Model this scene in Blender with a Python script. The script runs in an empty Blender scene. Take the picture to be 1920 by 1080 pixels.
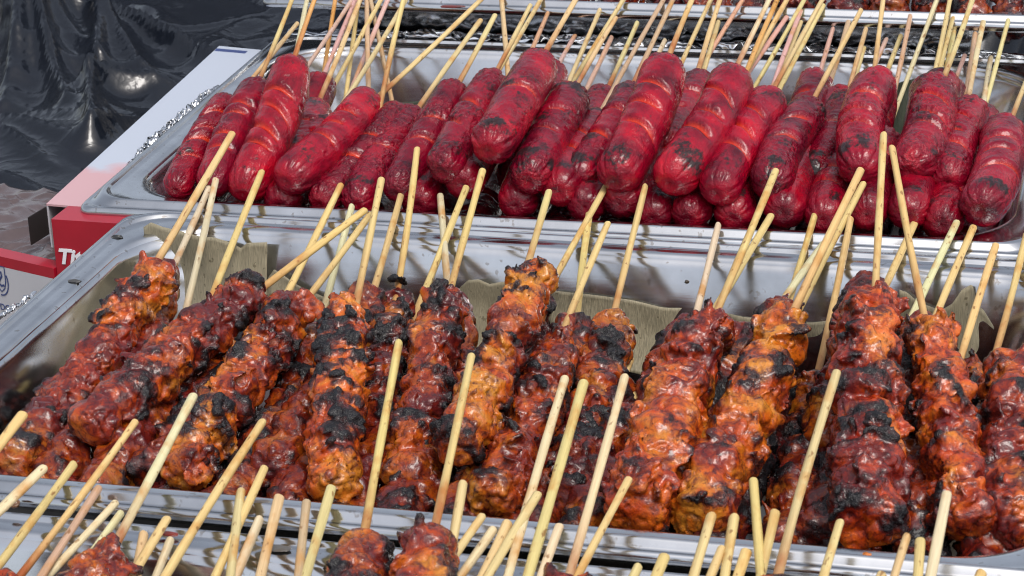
import bpy, bmesh, math, random
import numpy as np
from mathutils import Matrix, Vector, Euler
random.seed(7)
MM = 0.001
scene = bpy.context.scene
COL = scene.collection

# ------------------------------------------------------------------ camera, light, exposure
CAM = np.array([550.118, -1231.337, 463.559])          # millimetres
FPX = 4743.3                                           # focal length in pixels of a 1920 wide frame
def rot3(rx, rz):
    a = np.array([[math.cos(rz), -math.sin(rz), 0], [math.sin(rz), math.cos(rz), 0], [0, 0, 1]])
    b = np.array([[1, 0, 0], [0, math.cos(rx), -math.sin(rx)], [0, math.sin(rx), math.cos(rx)]])
    return a @ b
CR = rot3(1.19301230, 0.258015378) @ rot3(0, -0.0405755754)
cam = bpy.data.cameras.new('camera')
camo = bpy.data.objects.new('camera', cam); COL.objects.link(camo)
m4 = Matrix([[*CR[0], CAM[0]*MM], [*CR[1], CAM[1]*MM], [*CR[2], CAM[2]*MM], [0, 0, 0, 1]])
camo.matrix_world = m4
cam.sensor_width = 36.0
cam.lens = FPX / 1920 * 36.0
cam.clip_start = 0.05; cam.clip_end = 200
cam.dof.use_dof = True; cam.dof.focus_distance = 1.30; cam.dof.aperture_fstop = 45
scene.camera = camo

SUN_EL, SUN_AZ = math.radians(61), math.radians(140)     # azimuth from +Y towards +X
world = bpy.data.worlds.new('World'); scene.world = world; world.use_nodes = True
wn = world.node_tree
sky = wn.nodes.new('ShaderNodeTexSky'); sky.sky_type = 'NISHITA'; sky.sun_disc = False
sky.sun_elevation = SUN_EL; sky.sun_rotation = SUN_AZ
sky.dust_density = 4.0; sky.air_density = 1.0; sky.ozone_density = 1.0
bg = wn.nodes['Background']; bg.inputs['Strength'].default_value = 0.15
hs = wn.nodes.new('ShaderNodeHueSaturation'); hs.inputs['Saturation'].default_value = .45      # thin cloud: a greyer sky
wn.links.new(sky.outputs['Color'], hs.inputs['Color']); wn.links.new(hs.outputs['Color'], bg.inputs['Color'])
sun = bpy.data.lights.new('sun', 'SUN'); sun.energy = 1.25; sun.angle = math.radians(20); sun.color = (1.0, 0.96, 0.9)
suno = bpy.data.objects.new('sun', sun); COL.objects.link(suno)
sd = Vector((math.sin(SUN_AZ)*math.cos(SUN_EL), math.cos(SUN_AZ)*math.cos(SUN_EL), math.sin(SUN_EL)))
suno.rotation_euler = sd.to_track_quat('Z', 'Y').to_euler()
suno.location = (0, 0, 3)
scene.view_settings.view_transform = 'Standard'; scene.view_settings.look = 'None'
scene.view_settings.gamma = 1.0; scene.view_settings.use_curve_mapping = False
scene.view_settings.exposure = 0.4
scene.cycles.filter_width = 1.1

# ------------------------------------------------------------------ geometry helpers
def ray(u, v):
    d = CR @ np.array([(u-960)/FPX, -(v-540)/FPX, -1.0]); return d/np.linalg.norm(d)
def atz(u, v, z): d = ray(u, v); return CAM + d*(z-CAM[2])/d[2]
def aty(u, v, y): d = ray(u, v); return CAM + d*(y-CAM[1])/d[1]
def onray_len(u, v, P0, L):
    d = ray(u, v); w = CAM-P0; b = d@w; c = w@w-L*L; D = b*b-c
    if D < 0: return CAM-b*d
    return CAM+(-b+math.sqrt(D))*d
def closest(u, v, P, D):
    d = ray(u, v); w = CAM-P; a = d@D; t = (a*(D@w)-d@w)/(1-a*a); return CAM+t*d
def project(X):
    c = CR.T @ (np.asarray(X)-CAM); return np.array([960-FPX*c[0]/c[2], 540+FPX*c[1]/c[2]])
def elev(v): return math.degrees(math.asin(v[2]/np.linalg.norm(v)))
def unit(v): return v/np.linalg.norm(v)

def hsh(ix, iy, iz, seed):
    h = (ix.astype(np.int64)*374761393 + iy.astype(np.int64)*668265263 + iz.astype(np.int64)*2147483647 + seed*1274126177) & 0xffffffff
    h = ((h ^ (h >> 13))*1274126177) & 0xffffffff
    h = ((h ^ (h >> 16))*2246822519) & 0xffffffff
    h = h ^ (h >> 15)
    return (h & 0xffff)/32767.5-1.0
def vn(P, s=0):
    I = np.floor(P).astype(np.int64); f = P-I; u = f*f*f*(f*(f*6-15)+10)
    r = 0
    for dx in (0, 1):
        wx = u[:, 0] if dx else 1-u[:, 0]
        for dy in (0, 1):
            wy = u[:, 1] if dy else 1-u[:, 1]
            for dz in (0, 1):
                wz = u[:, 2] if dz else 1-u[:, 2]
                r = r+wx*wy*wz*hsh(I[:, 0]+dx, I[:, 1]+dy, I[:, 2]+dz, s)
    return r
def fbm(P, s=0, o=3):
    r = 0; a = 1; t = 0
    for k in range(o):
        r = r+a*vn(P*(2.03**k)+k*17.3, s+k*31); t += a; a *= .5
    return r/t
def ridge(P, s=0): return 1-np.abs(vn(P, s))*2

def mesh_from(name, V, F, attrs=None, smooth=True):
    me = bpy.data.meshes.new(name)
    F = np.asarray(F, dtype=np.int32)
    V = np.asarray(V, dtype=np.float32)*MM
    k = F.shape[1]
    me.vertices.add(len(V)); me.vertices.foreach_set('co', V.ravel())
    me.loops.add(F.size); me.loops.foreach_set('vertex_index', F.ravel())
    me.polygons.add(len(F)); me.polygons.foreach_set('loop_start', np.arange(0, F.size, k, dtype=np.int32))
    me.update(calc_edges=True); me.validate()
    for n, a in (attrs or {}).items():
        at = me.attributes.new(n, 'FLOAT', 'POINT'); at.data.foreach_set('value', np.asarray(a, dtype=np.float32))
    if smooth: me.polygons.foreach_set('use_smooth', np.ones(len(me.polygons), dtype=bool))
    return me
def poly_mesh(name, V, F, smooth=False):
    me = bpy.data.meshes.new(name); me.from_pydata([tuple(np.asarray(v)*MM) for v in V], [], F); me.update()
    bm = bmesh.new(); bm.from_mesh(me); bmesh.ops.recalc_face_normals(bm, faces=bm.faces); bm.to_mesh(me); bm.free()
    if smooth: me.polygons.foreach_set('use_smooth', np.ones(len(me.polygons), dtype=bool))
    return me
def link(name, me, mat, parent=None, mw=None, color=None):
    o = bpy.data.objects.new(name, me); COL.objects.link(o)
    if mat is not None and me is not None and not me.materials: me.materials.append(mat)
    if parent is not None: o.parent = parent
    if mw is not None: o.matrix_local = mw
    if color is not None: o.color = (*color, 1)
    return o
def tag(o, label=None, cat=None, group=None, kind=None):
    if label: o['label'] = label
    if cat: o['category'] = cat
    if group: o['group'] = group
    if kind: o['kind'] = kind
    return o
def empty(name, P):
    o = bpy.data.objects.new(name, None); COL.objects.link(o); o.location = Vector(P)*MM; o.empty_display_size = .01; return o
def frame_mat(P, D, up=(0, -.35, 1), roll=0.0):
    """local +Z along D, local +Y towards up, at P (mm)"""
    z = unit(np.asarray(D, float)); u = np.asarray(up, float); x = unit(np.cross(u, z)); y = np.cross(z, x)
    if roll:
        c, s = math.cos(roll), math.sin(roll); x, y = x*c+y*s, -x*s+y*c
    P = np.asarray(P)*MM
    return Matrix([[x[0], y[0], z[0], P[0]], [x[1], y[1], z[1], P[1]], [x[2], y[2], z[2], P[2]], [0, 0, 0, 1]])

# ------------------------------------------------------------------ materials
def mat(name):
    m = bpy.data.materials.new(name); m.use_nodes = True
    nt = m.node_tree; b = nt.nodes['Principled BSDF']
    return m, nt, b
class NT:
    def __init__(s, nt): s.nt = nt
    def n(s, t, **kw):
        x = s.nt.nodes.new(t)
        for k, v in kw.items():
            if k.startswith('i_'):
                key = k[2:]; x.inputs[int(key) if key.isdigit() else key.replace('_', ' ')].default_value = v
            else: setattr(x, k, v)
        return x
    def l(s, a, b): s.nt.links.new(a, b)
    def mix(s, f, a, b, blend='MIX'):
        x = s.nt.nodes.new('ShaderNodeMix'); x.data_type = 'RGBA'; x.blend_type = blend
        for i, v in ((0, f), (6, a), (7, b)):
            if hasattr(v, 'links') or hasattr(v, 'is_linked'): s.l(v, x.inputs[i])
            else: x.inputs[i].default_value = v if i == 0 else (*v, 1) if len(v) == 3 else v
        return x.outputs[2]
    def math(s, op, a, b=0.0, clamp=False):
        x = s.nt.nodes.new('ShaderNodeMath'); x.operation = op; x.use_clamp = clamp
        for i, v in ((0, a), (1, b)):
            if hasattr(v, 'is_linked'): s.l(v, x.inputs[i])
            else: x.inputs[i].default_value = v
        return x.outputs[0]
    def ramp(s, f, stops):
        x = s.nt.nodes.new('ShaderNodeValToRGB'); e = x.color_ramp.elements
        while len(e) < len(stops): e.new(.5)
        for k, (p, c) in enumerate(stops): e[k].position = p; e[k].color = (*c, 1) if hasattr(c, '__len__') else (c, c, c, 1)
        s.l(f, x.inputs[0]); return x.outputs[0]
    def noise(s, vec, scale, detail=3, rough=.55, dist=0.0, w=None):
        x = s.nt.nodes.new('ShaderNodeTexNoise'); x.inputs['Scale'].default_value = scale
        x.inputs['Detail'].default_value = detail; x.inputs['Roughness'].default_value = rough; x.inputs['Distortion'].default_value = dist
        if w is not None: x.noise_dimensions = '4D'; s.l(w, x.inputs['W'])
        s.l(vec, x.inputs['Vector']); return x.outputs[0]
    def attr(s, name): x = s.nt.nodes.new('ShaderNodeAttribute'); x.attribute_name = name; return x.outputs['Fac']
    def bump(s, h, strength, dist, normal=None):
        x = s.nt.nodes.new('ShaderNodeBump'); x.inputs['Strength'].default_value = strength; x.inputs['Distance'].default_value = dist
        s.l(h, x.inputs['Height'])
        if normal is not None: s.l(normal, x.inputs['Normal'])
        return x.outputs[0]
    def scaled(s, vec, sc):
        x = s.nt.nodes.new('ShaderNodeMapping'); x.inputs['Scale'].default_value = sc; s.l(vec, x.inputs['Vector']); return x.outputs[0]

def steel_mat():
    m, nt, b = mat('brushed_steel'); N = NT(nt)
    tc = N.n('ShaderNodeTexCoord').outputs['Object']
    big = N.noise(tc, 22, 4, .6)
    streak = N.noise(N.scaled(tc, (14, 260, 260)), 3, 4, .6)
    spots = N.noise(tc, 210, 2, .5)
    col = N.mix(N.ramp(big, [(.35, 0), (.7, 1)]), (.64, .65, .665), (.46, .47, .485))
    col = N.mix(N.math('MULTIPLY', N.ramp(spots, [(.66, 0), (.72, 1)]), .45), col, (.22, .17, .12))
    N.l(col, b.inputs['Base Color']); b.inputs['Metallic'].default_value = 1
    r = N.math('ADD', N.math('MULTIPLY', big, .15), N.math('MULTIPLY', streak, .10))
    N.l(N.math('ADD', r, .03), b.inputs['Roughness'])
    h = N.math('ADD', N.math('MULTIPLY', streak, .4), N.math('MULTIPLY', N.noise(tc, 45, 2), .6))
    N.l(N.bump(h, .06, .0006), b.inputs['Normal'])
    return m
STEEL = steel_mat()

def sausage_mat():
    m, nt, b = mat('grilled_red_sausage'); N = NT(nt)
    tc = N.n('ShaderNodeTexCoord').outputs['Object']; oi = N.n('ShaderNodeObjectInfo')
    w = N.math('MULTIPLY', oi.outputs['Random'], 40.0)
    cut = N.attr('cut'); char = N.attr('char'); wrk = N.attr('wrk')
    n1 = N.noise(tc, 55, 4, .6, .4, w); n2 = N.noise(tc, 420, 3, .6, .6, w); n3 = N.noise(N.scaled(tc, (1, 1, .35)), 900, 2, .6, .3, w)
    base = N.ramp(n1, [(.31, (.060, .001, .008)), (.5, (.205, .0015, .015)), (.68, (.36, .003, .016))])
    base = N.mix(N.math('MULTIPLY', wrk, N.ramp(n2, [(.44, 0), (.64, .55)])), base, (.075, .006, .013))
    base = N.mix(1.0, base, oi.outputs['Color'], 'MULTIPLY')
    base = N.mix(cut, base, (.46, .026, .008))
    cf = N.ramp(N.math('ADD', char, N.math('ADD', N.math('MULTIPLY', N.math('SUBTRACT', n2, .5), 2.2), N.math('MULTIPLY', N.math('SUBTRACT', n3, .5), 1.2))), [(.34, 0), (.90, 1)])
    base = N.mix(N.math('MULTIPLY', cf, .95), base, (.012, .009, .010))
    N.l(base, b.inputs['Base Color'])
    r = N.math('ADD', N.math('MULTIPLY', wrk, .02), N.math('MULTIPLY', n2, .20))
    r = N.math('ADD', r, N.math('MULTIPLY', cf, .25)); N.l(N.math('ADD', r, .03), b.inputs['Roughness'])
    b.inputs['IOR'].default_value = 1.5
    b.inputs['Specular IOR Level'].default_value = .22; b.inputs['Coat Weight'].default_value = .32; b.inputs['Coat Roughness'].default_value = .03
    vo = N.n('ShaderNodeTexVoronoi', feature='SMOOTH_F1'); vo.inputs['Scale'].default_value = 330; vo.inputs['Smoothness'].default_value = .6
    dv = N.n('ShaderNodeVectorMath', operation='ADD'); nc = N.n('ShaderNodeTexNoise'); nc.inputs['Scale'].default_value = 300; N.l(tc, nc.inputs['Vector'])
    sc_ = N.n('ShaderNodeVectorMath', operation='SCALE'); sc_.inputs['Scale'].default_value = .004; N.l(nc.outputs['Color'], sc_.inputs[0]); N.l(tc, dv.inputs[0]); N.l(sc_.outputs[0], dv.inputs[1]); N.l(dv.outputs[0], vo.inputs['Vector'])
    n2b = N.math('ADD', n2, N.math('MULTIPLY', vo.outputs['Distance'], N.math('MULTIPLY', wrk, .9)))
    h = N.math('ADD', N.math('MULTIPLY', n2b, N.math('ADD', N.math('MULTIPLY', wrk, 1.05), .50)), N.math('MULTIPLY', n3, .7))
    N.l(N.bump(h, .75, .0013), b.inputs['Normal'])
    return m
SAUSAGE = sausage_mat()

def chicken_mat():
    m, nt, b = mat('glazed_chicken'); N = NT(nt)
    tc = N.n('ShaderNodeTexCoord').outputs['Object']; oi = N.n('ShaderNodeObjectInfo')
    w = N.math('MULTIPLY', oi.outputs['Random'], 40.0)
    char = N.attr('char'); tone = N.attr('tone')
    n0 = N.noise(tc, 60, 4, .62, .8, w); n1 = N.noise(tc, 160, 4, .65, 1.0, w); n2 = N.noise(tc, 600, 3, .65, .5, w); n3 = N.noise(tc, 1500, 2, .6, 0, w)
    f = N.math('ADD', n0, N.math('MULTIPLY', tone, .16))
    base = N.ramp(f, [(.33, (.23, .020, .004)), (.46, (.40, .058, .006)), (.58, (.48, .115, .009)), (.70, (.48, .19, .022))])
    base = N.mix(1.0, base, oi.outputs['Color'], 'MULTIPLY')
    gl = N.math('ADD', N.math('SUBTRACT', n1, N.math('MULTIPLY', tone, .10)), N.math('MULTIPLY', char, .18))
    base = N.mix(N.ramp(gl, [(.38, 0), (.60, .88)]), base, (.075, .007, .009))
    fle = N.ramp(n2, [(.60, 0), (.68, .8)]); base = N.mix(fle, base, (.03, .005, .005))
    cf = N.math('ADD', char, N.math('MULTIPLY', N.math('SUBTRACT', n1, .5), 1.2)); cf = N.math('ADD', cf, N.math('MULTIPLY', N.math('SUBTRACT', n2, .5), 1.0))
    dark = N.ramp(cf, [(.10, 0), (.34, .55), (.58, .96)]); cfr = N.ramp(cf, [(.46, 0), (.86, 1)])
    base = N.mix(dark, base, (.035, .006, .006))
    base = N.mix(N.math('MULTIPLY', cfr, .97), base, N.ramp(n3, [(.35, (.004, .004, .005)), (.75, (.018, .018, .021))]))
    N.l(base, b.inputs['Base Color'])
    r = N.math('ADD', N.math('MULTIPLY', n1, .18), N.math('MULTIPLY', cfr, .12)); N.l(N.math('ADD', r, .05), b.inputs['Roughness'])
    b.inputs['Specular IOR Level'].default_value = .35; N.l(N.math('ADD', .10, N.math('MULTIPLY', N.math('SUBTRACT', 1.0, cfr), .30)), b.inputs['Coat Weight']); b.inputs['Coat Roughness'].default_value = .05
    h = N.math('ADD', N.math('MULTIPLY', n2, 1.0), N.math('MULTIPLY', n3, N.math('ADD', N.math('MULTIPLY', cfr, 1.3), .25)))
    N.l(N.bump(h, .5, .0012), b.inputs['Normal'])
    return m
CHICKEN = chicken_mat()

def stick_mat():
    m, nt, b = mat('bamboo'); N = NT(nt)
    tc = N.n('ShaderNodeTexCoord').outputs['Object']; oi = N.n('ShaderNodeObjectInfo')
    w = N.math('MULTIPLY', oi.outputs['Random'], 60.0)
    fib = N.noise(N.scaled(tc, (1, 1, .03)), 1500, 3, .6, 0, w); blo = N.noise(N.scaled(tc, (1, 1, .6)), 70, 3, .6, .3, w); spk = N.noise(N.scaled(tc, (1, 1, .4)), 420, 2, .5, 0, w)
    base = N.mix(N.ramp(fib, [(.35, 0), (.7, 1)]), (.86, .83, .78), (1.08, 1.06, 1.04)); base = N.mix(1.0, oi.outputs['Color'], base, 'MULTIPLY')
    base = N.mix(N.ramp(blo, [(.52, 0), (.68, .75)]), base, (.46, .20, .028))
    base = N.mix(N.ramp(spk, [(.63, 0), (.70, .8)]), base, (.20, .085, .02))
    st = N.attr('stain'); base = N.mix(N.math('MULTIPLY', st, N.ramp(blo, [(.25, .2), (.6, 1)])), base, (.30, .075, .015))
    N.l(base, b.inputs['Base Color']); b.inputs['Roughness'].default_value = .55
    N.l(N.bump(fib, .25, .0003), b.inputs['Normal'])
    return m
BAMBOO = stick_mat()

def simple(name, col, rough=.5, metallic=0, coat=0, var=.12, scale=60, bump=0.0, bscale=200):
    m, nt, b = mat(name); N = NT(nt); tc = N.n('ShaderNodeTexCoord').outputs['Object']
    n = N.noise(tc, scale, 4, .6)
    N.l(N.mix(n, tuple(c*(1-var) for c in col), tuple(min(1, c*(1+var)) for c in col)), b.inputs['Base Color'])
    b.inputs['Roughness'].default_value = rough; b.inputs['Metallic'].default_value = metallic; b.inputs['Coat Weight'].default_value = coat
    if bump: N.l(N.bump(N.noise(tc, bscale, 3), bump, .001), b.inputs['Normal'])
    return m
def plastic_mat():
    m, nt, b = mat('black_plastic_film'); N = NT(nt); tc = N.n('ShaderNodeTexCoord').outputs['Object']
    b.inputs['Base Color'].default_value = (.006, .008, .013, 1)
    n = N.noise(N.scaled(tc, (1, .5, 1)), 40, 4, .6, 1.5); f = N.noise(tc, 150, 3, .6, .8)
    N.l(N.math('ADD', N.math('MULTIPLY', n, .16), .07), b.inputs['Roughness'])
    def rid(sc, d): q = N.noise(tc, sc, 2, .5, d); return N.math('SUBTRACT', 1.0, N.math('MULTIPLY', N.math('ABSOLUTE', N.math('SUBTRACT', q, .5)), 5.0))
    hh = N.math('ADD', N.math('MULTIPLY', rid(9, 1.6), .9), N.math('ADD', N.math('MULTIPLY', rid(26, 1.2), .45), N.math('MULTIPLY', rid(80, .6), .12)))
    N.l(N.bump(hh, .17, .006), b.inputs['Normal'])
    return m
PLASTIC = plastic_mat()
def leaf_mat(name, c1, c2):
    m, nt, b = mat(name); N = NT(nt); tc = N.n('ShaderNodeTexCoord').outputs['UV']; ob = N.n('ShaderNodeTexCoord').outputs['Object']
    wv = N.noise(N.scaled(tc, (60, 2, 1)), 4, 3, .6); blo = N.noise(ob, 35, 4, .6, .5); sp = N.noise(ob, 300, 2)
    base = N.mix(blo, c1, c2); base = N.mix(N.ramp(wv, [(.4, 0), (.6, .7)]), base, tuple(x*.55 for x in c1))
    base = N.mix(N.ramp(sp, [(.66, 0), (.72, .7)]), base, (.07, .05, .02))
    N.l(base, b.inputs['Base Color']); b.inputs['Roughness'].default_value = .55
    N.l(N.bump(N.math('ADD', wv, blo), .5, .0015), b.inputs['Normal'])
    return m
LEAF = leaf_mat('dried_banana_leaf', (.29, .255, .165), (.39, .34, .235))
GREEN = leaf_mat('dark_green_leaf', (.018, .028, .012), (.035, .045, .02))
FOIL = simple('crumpled_foil', (.82, .83, .85), .14, 1, 0, .03)

# ------------------------------------------------------------------ setting: ground, table, black plastic
def box_mesh(name, x0, x1, y0, y1, z0, z1, bev=1.0):
    bm = bmesh.new(); bmesh.ops.create_cube(bm, size=1)
    for v in bm.verts:
        v.co = Vector(((x0+x1)/2+v.co.x*(x1-x0), (y0+y1)/2+v.co.y*(y1-y0), (z0+z1)/2+v.co.z*(z1-z0)))*MM
    if bev: bmesh.ops.bevel(bm, geom=bm.edges[:], offset=bev*MM, segments=2, affect='EDGES', profile=.6)
    me = bpy.data.meshes.new(name); bm.to_mesh(me); bm.free(); return me
CONC = simple('grey_concrete', (.30, .30, .29), .9, var=.25, scale=3)
g = link('ground', poly_mesh('ground', [(-30000, -30000, -900), (30000, -30000, -900), (30000, 30000, -900), (-30000, 30000, -900)], [(0, 1, 2, 3)]), CONC); tag(g, kind='structure')
TABLEM = simple('table_board', (.16, .14, .12), .6, scale=8)
t = link('table', box_mesh('table', -720, 1300, -760, 1520, -140, -104, 3), TABLEM)
tag(t, 'long table under the trays, covered on the far side by black plastic', 'table')
for lx in (-680, 1260):
    for ly in (-720, 1480):
        link('leg', box_mesh('leg', lx-25, lx+25, ly-25, ly+25, -900, -141, 3), TABLEM, t)

# black plastic film draped over boxes at the back left, carried on unseen behind the trays
def film():
    nx, ny = 330, 330
    xs = np.concatenate([np.linspace(-700, 60, 230), np.linspace(72, 1250, 100)]); ys = np.concatenate([np.linspace(44, 1000, 240), np.linspace(1006, 1500, 90)])
    X, Y = np.meshgrid(xs, ys); P = np.stack([X.ravel(), Y.ravel(), np.zeros(X.size)], 1)
    z = -99+np.zeros(len(P))
    z += 34*np.clip(fbm(P/260, 5, 2)+.25, 0, 1)
    # raised hump with tension folds running from its peak
    def seg(a, b, hgt, wid, pw=1.0):
        a = np.array(a, float); b = np.array(b, float); d = b-a; L = np.linalg.norm(d); d /= L
        q = P[:, :2]-a; t = np.clip(q@d, 0, L); r = np.linalg.norm(q-t[:, None]*d, axis=1)
        prof = 1.35*hgt*(1-.75*(t/L)**pw)
        return prof*np.exp(-np.abs(r/wid)**1.05)
    def px(u, v, zz=-70): c = atz(u, v, zz); return (c[0], c[1])
    pk = px(55, 5)
    for q, h, wd in ((px(125, 175), 46, 12), (px(5, 150), 40, 15), (px(35, 120), 30, 9), (px(190, 110), 34, 20)):
        z += seg(pk, q, h, wd)
    for a, b, h, wd in ((px(170, 0), px(520, 105), 30, 9), (px(140, 35), px(205, 35), 30, 12), (px(185, 40), px(185, 110), 26, 9),
                        (px(205, 45), px(300, 140), 30, 14), (px(170, 140), px(310, 125), 28, 9), (px(170, 145), px(175, 260), 24, 8),
                        (px(0, 225), px(165, 262), 14, 9), (px(175, 255), px(255, 200), 20, 10), (px(0, 250), px(95, 290), 12, 7), (px(0, 320), px(90, 340), 10, 6)):
        z += seg(a, b, h, wd, 1.3)*.8
    wp = P/70+1.2*np.stack([fbm(P/120, 8, 2), fbm(P/120, 9, 2), 0*z], 1)
    rg = np.random.RandomState(4)
    for k in range(8):
        a = rg.uniform(0, math.pi); lam = rg.uniform(180, 420); w2 = P/rg.uniform(150, 260)+k*7.7
        ph = (P[:, 0]*math.cos(a)+P[:, 1]*math.sin(a))/lam+1.1*vn(w2, 60+k)
        z += lam*.022*np.clip(1-np.abs(ph-np.round(ph))*rg.uniform(7, 16), 0, 1)*np.clip(fbm(w2*1.3, 80+k, 2)*2+.2, 0, 1)
    z += 3*np.clip(ridge(wp, 12), -.2, 1)**2*np.clip(fbm(P/160, 21, 2)+.4, 0, 1)
    z += 1.0*ridge(wp*3.1, 14)*np.clip(fbm(P/90, 22, 2)+.3, 0, 1)
    rise = np.clip((P[:, 1]-1100)/400, 0, 1.2); z += 430*rise**1.5; z -= np.where(P[:, 0] > 60, np.clip((P[:, 0]-60)/60, 0, 1)*np.clip(z+98, 0, 200)*(P[:, 1] < 760), 0)  # unseen rear upsweep, added to darken what the steel and glaze reflect
    V = np.stack([P[:, 0], P[:, 1], z], 1)
    i = np.arange(nx*ny).reshape(ny, nx)
    F = np.stack([i[:-1, :-1], i[:-1, 1:], i[1:, 1:], i[1:, :-1]], -1).reshape(-1, 4)
    o = link('plastic_sheet', mesh_from('plastic_sheet', V, F), PLASTIC)
    s = o.modifiers.new('solid', 'SOLIDIFY'); s.thickness = .0004; s.offset = -1
    tag(o, 'crumpled shiny black plastic sheet spread over the table behind the white carton', 'plastic sheet')
film()

# ------------------------------------------------------------------ steel pans
def rrect(x0, x1, y0, y1, r, n=10):
    pts = []
    for cx, cy, a0 in ((x1-r, y1-r, 0), (x0+r, y1-r, 90), (x0+r, y0+r, 180), (x1-r, y0+r, 270)):
        for k in range(n+1):
            a = math.radians(a0+90*k/n); pts.append((cx+r*math.cos(a), cy+r*math.sin(a)))
    return pts
W0, D0, FL = 490.0, 304.5, 17.5
PROF = [(-40, -95), (-36, -94.6), (-32, -92), (-29, -86), (-9.5, -25), (-3.4, -6), (-2.2, -2.8), (-1.2, -1.1), (0, -.3), (1.4, 0), (5, .1), (8.2, .1), (8.7, .6), (9.2, 1.9), (9.9, 2.5), (10.7, 2.5), (11.6, 1.7), (12.9, -.6), (13.7, -1.5),
        (14.6, -1.6), (15.4, -1.2), (16.3, -1.3), (17.1, -2.3), (17.5, -4.0), (17.4, -6.2), (16.7, -7.0), (16.2, -6.4), (16.2, -3.6), (14.6, -2.8), (13, -2.4), (10.4, .9), (9.6, .4), (8.4, -1.2), (1.4, -1.2), (-2.6, -2.9), (-4.4, -6.6), (-10.5, -25.6), (-30, -86.6), (-33, -93), (-36, -95.8), (-40, -96.2)]
def pan(name, ox, oy, oz, rot, label, tilt=0.0, W0=W0):
    V, F = [], []
    for o, z in PROF:
        if o >= 0: r = 46+(8-46)*(o/FL)**.8
        else: r = max(46+o*.5, 26)
        V += [(x, y, z) for x, y in rrect(-o, W0+o, -o, D0+o, r)]
    n = len(V)//len(PROF)
    for k in range(len(PROF)-1):
        for j in range(n): F.append((k*n+j, k*n+(j+1) % n, (k+1)*n+(j+1) % n, (k+1)*n+j))
    F.append(tuple(range(n))); F.append(tuple(range(n*len(PROF)-1, n*(len(PROF)-1)-1, -1)))
    me = poly_mesh(name, V, F, True)
    o = link(name, me, STEEL); o.location = (ox*MM, oy*MM, oz*MM); o.rotation_euler = (tilt, 0, rot)
    tag(o, label, 'steel tray', 'steel food trays'); return o
pan('steel_tray', 0, 0, 0, 0, 'steel tray piled with bright red sausages, beside the white carton')
pan('steel_tray', 25.5, -34.4-D0, -1.5, -.0168, 'steel tray of charred chicken skewers with dried leaves along its back wall', W0=503)
pan('steel_tray', 46, -34.4-D0-36.2-D0-.6, -8, -.0176, 'steel tray nearest the viewer, only its back rim and stick tips showing')
pan('steel_tray', -5, 328, 29, -.012, 'steel tray farthest back, filled with dark glazed chicken')

# ------------------------------------------------------------------ cartons, foil, lettering
def card(name, c1, c2, fade):
    m, nt, b = mat(name); N = NT(nt); tc = N.n('ShaderNodeTexCoord').outputs['Object']
    sx = N.n('ShaderNodeSeparateXYZ'); N.l(tc, sx.inputs[0])
    n = N.noise(tc, 40, 4, .6); f = N.math('ADD', N.math('MULTIPLY', sx.outputs[1], 1/fade), N.math('MULTIPLY', n, .25))
    N.l(N.mix(N.ramp(f, [(.40, 0), (.48, 1)]), c1, c2), b.inputs['Base Color']); b.inputs['Roughness'].default_value = .38
    return m
PINKWHITE = card('printed_carton_lid', (.50, .30, .32), (.41, .45, .53), .22)
WHITE = simple('white_card', (.46, .46, .49), .45, var=.06)
RED = simple('red_card', (.33, .004, .018), .35, var=.15, coat=.2)
BLUE = simple('blue_ink', (.03, .05, .16), .5); PALE = simple('white_ink', (.75, .74, .78), .5)
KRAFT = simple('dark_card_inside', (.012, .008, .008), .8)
# narrow carton lying along the left side of the sausage tray, its near end open
fb = empty('foil_carton', (-48, 0, -100))
P4 = [(-46, 6), (-3.5, 2), (-3.5, 312), (-58, 322)]
def slab(name, pts, z0, z1, m, par, mw=None):
    n = len(pts); V = [(x, y, z0) for x, y in pts]+[(x, y, z1) for x, y in pts]
    F = [tuple(range(n-1, -1, -1)), tuple(range(n, 2*n))]+[(i, (i+1) % n, n+(i+1) % n, n+i) for i in range(n)]
    me = poly_mesh(name, V, F)
    o = link(name, me, m, par)
    if par is not None: o.matrix_local = Matrix.Translation(-par.location)
    return o
slab('top_panel', P4, -10.2, -9.0, PINKWHITE, fb)
slab('side_panel', [(-46, 6), (-45, 6), (-57, 322), (-58, 322)], -99, -10.4, WHITE, fb)
slab('side_panel', [(-5, 12), (-4, 12), (-4, 312), (-5, 312)], -99, -10.4, WHITE, fb)
slab('back_panel', [(-56, 320), (-6, 310.5), (-6, 311.5), (-56, 321)], -99, -10.4, BLUE, fb)
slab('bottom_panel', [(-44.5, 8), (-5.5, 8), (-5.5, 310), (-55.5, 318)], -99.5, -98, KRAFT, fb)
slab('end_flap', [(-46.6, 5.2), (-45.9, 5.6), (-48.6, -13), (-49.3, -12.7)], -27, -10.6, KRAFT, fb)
slab('stripe', [(-57.6, 316), (-34, 312), (-34, 306.5), (-57, 310)], -8.98, -8.9, BLUE, fb)
tag(fb, 'narrow white and pink carton lying open along the sausage tray', 'carton')
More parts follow.
